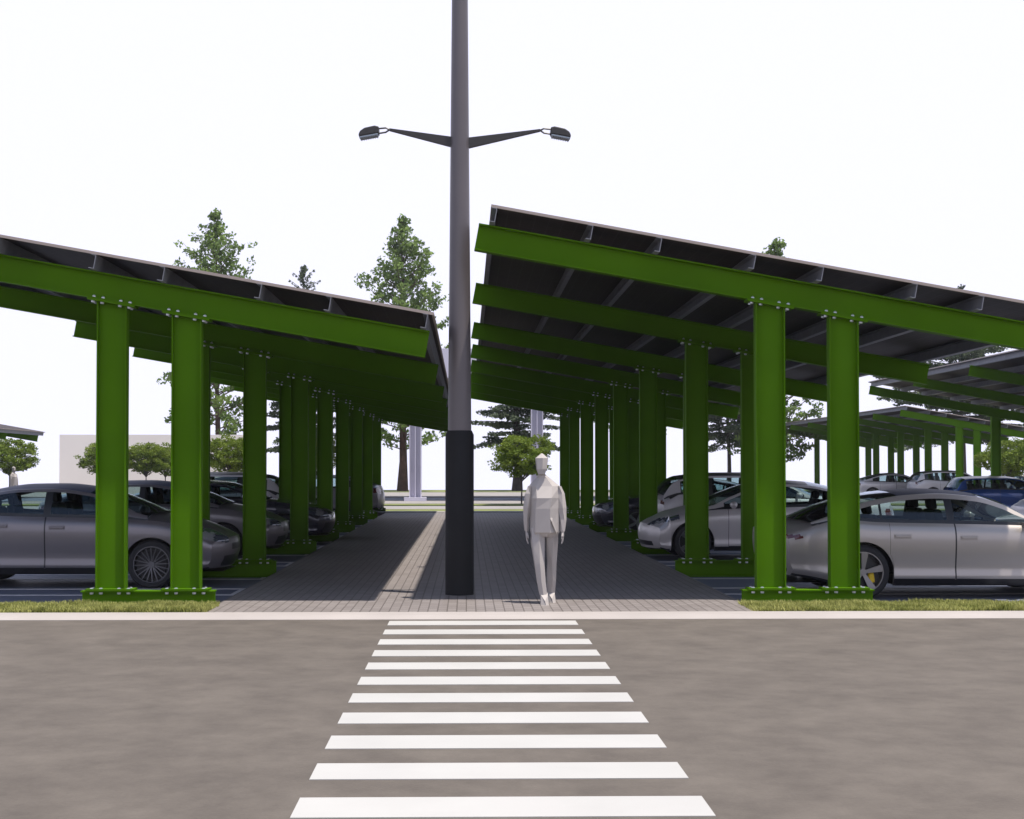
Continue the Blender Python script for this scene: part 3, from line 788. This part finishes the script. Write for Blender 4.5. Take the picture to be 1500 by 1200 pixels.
# x of the body origin (mid wheelbase) from the nose position
def nose_at(S, xn, d): return xn - d*(S['fo'] + S['wb']/2)
def tail_at(S, xt, d): return xt + d*(S['L'] - S['fo'] - S['wb']/2)   # d=+1 nose to +x
sed = car('parked_car', SED)
place(sed, nose_at(SED, -3.28, 1), 18.85+.9, 0, 'grey sedan behind the nearest left columns, its many-spoked wheel between them')
o = copy_tree(sed); place(o, nose_at(SED, -3.29, 1), 24.35+.9, 0, 'grey sedan in the second bay left of the walkway, nose beside the second base beam')
coupe = car('parked_car', COUPE)
place(coupe, nose_at(COUPE, -2.89, 1), 29.2+.9, 0, 'dark sedan with silver wheels in the third bay left of the walkway')
o = copy_tree(coupe); place(o, nose_at(COUPE, 3.19, -1), 33.6+.9, math.pi, 'dark sedan with five-spoke silver wheels nosing out right of the walking figure')
suv = car('parked_suv', SUV)
place(suv, tail_at(SUV, -4.40, -1), 33.6+.92, math.pi, 'pale tall car with black roof seen between the left columns behind the grey sedans')
o = copy_tree(suv); place(o, tail_at(SUV, 4.1, 1), 29.2+.92, 0, 'pale tall car with black roof behind the silver sedan on the right')
ev = car('parked_car', EV)
place(ev, nose_at(EV, 3.20, -1), 24.4+.92, math.pi, 'smooth silver sedan nosing towards the walkway in the second bay on the right')
o = copy_tree(sed); place(o, nose_at(SED, -3.9, 1), 38.3+.92, 0, 'grey sedan half hidden between the middle columns left of the walkway')
o = copy_tree(sed); place(o, tail_at(SED, -2.85, -1), 46.9+.92, math.pi, 'grey sedan with its rear bumper at the far end of the left bays')
sport = car('parked_car', SPORT)
place(sport, tail_at(SPORT, 3.86, 1), 17.15+.97, 0, 'large silver sports sedan with yellow brake calipers behind the nearest right columns')
hatch = car('parked_hatchback', HATCH)
place(hatch, 18.5, 47.0, 0, 'blue hatchback with pale roof parked beyond the silver sports sedan')
o = copy_tree(ev); place(o, nose_at(EV, 14.6, -1), 36.2, math.pi, 'silver sedan at the right edge, only its nose showing past the sports sedan')
o = copy_tree(ev); place(o, 22.4, 71, 0, 'distant silver sedan under the far right canopy, leftmost of three')
o = copy_tree(suv); place(o, 24.4, 68, 0, 'distant pale tall car with dark roof and red tail light, under far right canopy')
o = copy_tree(ev); place(o, 27.2, 69, math.pi, 'distant silver sedan under the far right canopy, nearest the blue hatchback')

# ------------------------------------------------------------------ building and gantry
b = empty('building', (-19.1, 83, .12)); tag(b, 'plain beige flat-roofed building behind the small round trees at the left', 'building')
MB().box(-5.5, 5.5, 0, 5, 0, 3.5).build('wall', M['building'], b)
mb = MB(); mb.box(-5.5, 5.5, .003, 5, 3.5, 3.6); mb.build('parapet', M['building'], b)
g = empty('entrance_gantry', (0, 65.2, .12)); tag(g, 'pale grey steel gantry standing on two tall posts beyond the end of the walkway', 'gantry')
for x in (-2.43, 3.37):
    mb = MB(); mb.box(x-.285, x-.245, -.25, .25, .18, 5.85); mb.box(x+.245, x+.285, -.25, .25, .18, 5.85); mb.box(x-.245, x+.245, .02, .06, .18, 5.85)
    mb.box(x-.02, x+.02, -.2, .02, .18, 5.85)
    p = mb.build('post', M['gantry'], g)
    mb = MB(); mb.box(x-.52, x+.52, -.45, .45, 0, .18); mb.build('plinth', M['gantry'], p)
MB().box(-9, 10, -.4, 11, 5.85, 7.25).build('roof', M['gantry'], g)

# ------------------------------------------------------------------ trees
def leaf_cloud(v, f, rnd, c, rad, n, size, flat=1.0, aim=None):
    for _ in range(n):
        while True:
            p = Vector((rnd.uniform(-1,1), rnd.uniform(-1,1), rnd.uniform(-1,1)))
            if p.length < 1: break
        p = Vector((p.x*rad[0], p.y*rad[1], p.z*rad[2])) + c
        s = size*rnd.uniform(.5, 1.25)
        u = Vector((rnd.gauss(0,1), rnd.gauss(0,1), rnd.gauss(0,1)*flat)).normalized()
        if aim: u = (u*.6 + aim).normalized()
        w = u.cross(Vector((rnd.gauss(0,1), rnd.gauss(0,1), rnd.gauss(0,1)))).normalized()
        n0 = len(v); k = .34
        v += [p-u*s*.5, p+w*s*k-u*s*.08, p+u*s*.5, p-w*s*k-u*s*.08]
        f.append((n0, n0+1, n0+2, n0+3))
def conifer(x, y, H, prof, seed, label, kind='pine', trunk_r=.22, first=.2, lean=0):
    rnd = random.Random(seed); root = empty('pine_tree' if kind == 'pine' else 'spruce_tree', (x, y, .12))
    tag(root, label, 'tree', 'tall trees beyond the car park')
    pr = curve(prof); mb = MB()
    k = 9; mb.tube([(lean*H*(i/k)**2 + .06*math.sin(i*1.3), .05*math.cos(i*1.7), H*.97*i/k) for i in range(k+1)], [trunk_r*(1-.93*i/k)*(1.35 if i == 0 else 1) for i in range(k+1)], 9)
    v, f = [], []; limbs = MB(); z = first*H; a = rnd.random()*6
    while z < H*.985:
        q = z/H; Lr = pr(q)
        nb = 4 if q < .85 else 3
        for b_ in range(nb):
            a += 2.4 + rnd.uniform(-.35, .35); L = Lr*rnd.uniform(.55, 1.12); zz = z + (rnd.uniform(-.3, .3) if kind == 'pine' else rnd.uniform(-.55, .55)*(1-q))
            up = (.10 if kind == 'pine' else -.10) + q*(.85 if kind == 'pine' else .4) + (1.1*(q-.8)/.2 if kind != 'pine' and q > .8 else 0) + (rnd.uniform(-.08, .12) if kind == 'pine' else rnd.uniform(-.16, .16))
            d = Vector((math.cos(a), math.sin(a), up)).normalized(); p0 = Vector((lean*H*q*q, 0, zz)); p1 = p0 + d*L*.6 + Vector((0,0,-.02*L)); p2 = p0 + d*L + Vector((0, 0, (.10 if kind == 'pine' else -.06)*L))
            limbs.tube([p0, p1, p2], [.012+.016*Lr*.6, .012+.008*Lr*.5, .008], 5)
            if kind == 'pine':
                m = max(2, int(L*2.4))
                for j in range(m):
                    t = .30 + .75*(j+.5)/m; c = p0.lerp(p2, t) + Vector((rnd.gauss(0,.14), rnd.gauss(0,.14), rnd.gauss(0,.10)))*min(1.4, L*.6)
                    leaf_cloud(v, f, rnd, c, (.38, .38, .28), 19, .28)
            else:
                m = max(3, int(L*4.0)); sd = Vector((-d.y, d.x, 0))
                for j in range(m):
                    t = .12 + .92*(j+.5)/m; wsp = (1-t)*L*(.32 if q < .85 else .12)+(.12 if q < .85 else .03)
                    for sgn in (-1, 1):
                        c = p0.lerp(p2, t) + sd*sgn*wsp*rnd.uniform(.2, 1) + Vector((0, 0, -.08))
                        leaf_cloud(v, f, rnd, c, (.30, .30, .17) if q < .85 else (.10, .10, .10), 13 if q < .85 else 5, .22 if q < .85 else .17, .6, d*.7+sd*sgn*.5)
        z += (.58 if kind == 'pine' else .36)*(1.15-.5*q)
    leaf_cloud(v, f, rnd, Vector((lean*H, 0, H*.97)), (.07, .07, .45), 16, .2)
    t = mb.build('trunk', M['bark' if kind == 'pine' else 'barkg'], root, 60)
    limbs.build('branches', M['bark' if kind == 'pine' else 'barkg'], root)
    make('crown', v, f, M['fol_pine' if kind == 'pine' else 'fol_dark'], root)
    return root
PA = [(.18, 3.0), (.3, 4.6), (.45, 4.2), (.6, 3.6), (.75, 2.7), (.88, 1.2), (.95, .5), (1, .05)]
PB = [(.1, 2.6), (.22, 4.2), (.4, 4.4), (.55, 4.0), (.7, 3.1), (.85, 1.5), (.94, .6), (1, .05)]
SA = [(.15, 3.4), (.3, 3.3), (.5, 2.9), (.7, 2.2), (.85, 1.5), (.93, 1.0), (1, .1)]
conifer(-16.7, 92, 19.0, PA, 11, 'tall light green pine behind the beige building, topping the left canopy', lean=-.012)
conifer(-4.35, 93, 18.9, PB, 12, 'tall light green pine just left of the lamp post with a straight brown trunk', trunk_r=.30, first=.16)
conifer(-11.2, 94, 15.6, SA, 13, 'dark spruce whose spiky tip alone shows above the left canopy', 'spruce', first=.2)
conifer(3.5, 94, 15.2, [(.12, 3.0), (.25, 3.4), (.4, 3.2), (.6, 2.4), (.8, 1.3), (1, .2)], 14, 'dark spruce behind the small round tree between the two near canopies', 'spruce', first=.21, trunk_r=.3)
conifer(11.4, 92, 17.2, PA, 15, 'light green pine behind the middle columns of the right canopy', first=.2)
conifer(21.0, 92, 17.1, PB, 16, 'light green pine seen between the two nearest right columns', first=.12)
conifer(18.3, 95, 13.0, SA, 17, 'dark spruce with thin bare trunk above the pale tall car on the right', 'spruce', first=.26, trunk_r=.16)
conifer(34.0, 93, 14.3, [(.2, 7.8), (.4, 7.4), (.55, 6.0), (.75, 2.9), (.9, 1.0), (1, .2)], 18, 'broad dark spruce behind the far right canopy', 'spruce', first=.28)
def round_tree(x, y, H, rad, seed, label, zf=.40, trunk=.03, z0=.12):
    rnd = random.Random(seed); root = empty('small_tree', (x, y, z0)); tag(root, label, 'tree', 'small round trees beyond the car park')
    mb = MB(); fk = H*zf; mb.tube([(0,0,0), (.01,0,fk*.6), (0,.01,fk)], [trunk*1.3, trunk, trunk*.9], 7)
    t = mb.build('trunk', M['barkg'], root, 60)
    v, f = [], []; lm = MB(); cz = (H+fk)/2; hr = (H-fk)/2*1.08
    for i in range(30):
        a = i*2.4; e = rnd.uniform(-.55, 1.45); q = rnd.uniform(.7, 1.0)
        p = Vector((math.cos(a)*math.cos(e)*rad*q, math.sin(a)*math.cos(e)*rad*q, cz + math.sin(e)*hr*q - .05))
        p0 = Vector((0, 0, fk*rnd.uniform(.88, 1.02))); pm = p0.lerp(p, .5) + Vector((0, 0, .08))
        lm.tube([p0, pm, p], [trunk*.55, trunk*.35, trunk*.12], 5)
    for i in range(190):
        while True:
            p = Vector((rnd.uniform(-1,1), rnd.uniform(-1,1), rnd.uniform(-1,1)))
            if .3 < p.length < 1: break
        lump = 1 + .22*noise.noise(p*2.3 + Vector((seed, 0, 0)))
        c = Vector((p.x*rad*lump, p.y*rad*lump, cz + p.z*hr*lump*(1 if p.z > 0 else .82)))
        leaf_cloud(v, f, rnd, c, (rad*.21, rad*.21, rad*.10), 60, rad*.085, .4)
    lm.build('branches', M['barkg'], root); make('crown', v, f, M['fol_round'], root); return root
round_tree(2.38, 58.9, 2.98, 1.32, 21, 'small round tree directly behind the head of the walking figure', zf=.36)
for (px_, Y, yt, rd, sd, lab) in ((18, 74, 646, 1.45, 22, 'small round tree at the left edge under the far canopy corner'),
        (154, 74, 650, 1.25, 23, 'small round tree behind the nearest left column in front of the beige building'),
        (216, 74, 650, 1.2, 24, 'left one of two touching small round trees between the nearest left columns'),
        (244, 76, 651, 1.25, 25, 'small round tree right one of a touching pair, partly behind the second column'),
        (338, 66, 638, 1.35, 26, 'small round tree just right of the second left column'),
        (462, 70, 640, 1.3, 27, 'small round tree glimpsed between the middle left columns'),
        (1486, 62, 643, 1.5, 28, 'small round tree at the right edge behind the blue hatchback')):
    s = 2000/Y; round_tree((px_-683)/s, Y, 1.53+(687-yt)/s, rd, sd, lab, zf=.40)

# ------------------------------------------------------------------ thin haze
hz = MB().box(-78, 78, -33, 104, -1.6, 24).build('haze', bpy.data.materials.new('haze_air')); hz['kind'] = 'stuff'
hm = hz.data.materials[0]; hm.use_nodes = True; hn = hm.node_tree; hn.nodes.remove(hn.nodes['Principled BSDF'])
pv = hn.nodes.new('ShaderNodeVolumePrincipled'); pv.inputs['Color'].default_value = (.93, .94, 1, 1); pv.inputs['Density'].default_value = .00025
hn.links.new(pv.outputs[0], hn.nodes['Material Output'].inputs['Volume'])

# ------------------------------------------------------------------ camera, light, world
cam = bpy.data.cameras.new('camera'); co = bpy.data.objects.new('camera', cam); col.objects.link(co)
FPX = 2000.; yaw = math.atan(.018); pitch = math.atan(.021)
cam.sensor_width = 36; cam.lens = FPX/1500*36; cam.clip_end = 500; cam.clip_start = .1
co.location = (0, 0, 1.65); co.rotation_euler = (R(90)+pitch, 0, -yaw)
cam.shift_x = (750 - 683.2 - FPX*.018)/1500
cam.shift_y = (687 - 600 - FPX*.021)/1500
scene.camera = co
sd = Vector((-.208, .115, -1)).normalized()          # direction the light travels
sun = bpy.data.lights.new('sun', 'SUN'); sun.energy = 5; sun.angle = R(.8); sun.color = (1, .925, .83)
so = bpy.data.objects.new('sun', sun); col.objects.link(so); so.rotation_euler = sd.to_track_quat('-Z', 'Y').to_euler()
w = bpy.data.worlds.new('World'); scene.world = w; w.use_nodes = True; nt = w.node_tree
bg = nt.nodes['Background']; bg.inputs[1].default_value = 1
sky = nt.nodes.new('ShaderNodeTexSky'); sky.sky_type = 'NISHITA'; sky.sun_disc = False
el = math.asin(-sd.z); sky.sun_elevation = el; sky.sun_rotation = math.atan2(-sd.x, -sd.y)
sc_ = nt.nodes.new('ShaderNodeVectorMath'); sc_.operation = 'SCALE'; sc_.inputs['Scale'].default_value = .14
nt.links.new(sky.outputs[0], sc_.inputs[0])
tc = nt.nodes.new('ShaderNodeTexCoord'); sp = nt.nodes.new('ShaderNodeSeparateXYZ'); mr = nt.nodes.new('ShaderNodeMapRange')
mr.interpolation_type = 'SMOOTHSTEP'; mr.inputs[1].default_value = .35; mr.inputs[2].default_value = .62
nt.links.new(tc.outputs['Generated'], sp.inputs[0]); nt.links.new(sp.outputs[2], mr.inputs[0])
mx = nt.nodes.new('ShaderNodeMix'); mx.data_type = 'RGBA'
mx.inputs[6].default_value = (.750, .757, .93, 1)       # overcast-bright white band round the horizon
nt.links.new(mr.outputs[0], mx.inputs[0]); nt.links.new(sc_.outputs[0], mx.inputs[7]); nt.links.new(mx.outputs[2], bg.inputs[0])
scene.view_settings.view_transform = 'Standard'; scene.view_settings.look = 'None'
scene.view_settings.exposure = .4; scene.view_settings.gamma = 1
scene.render.engine = 'CYCLES'
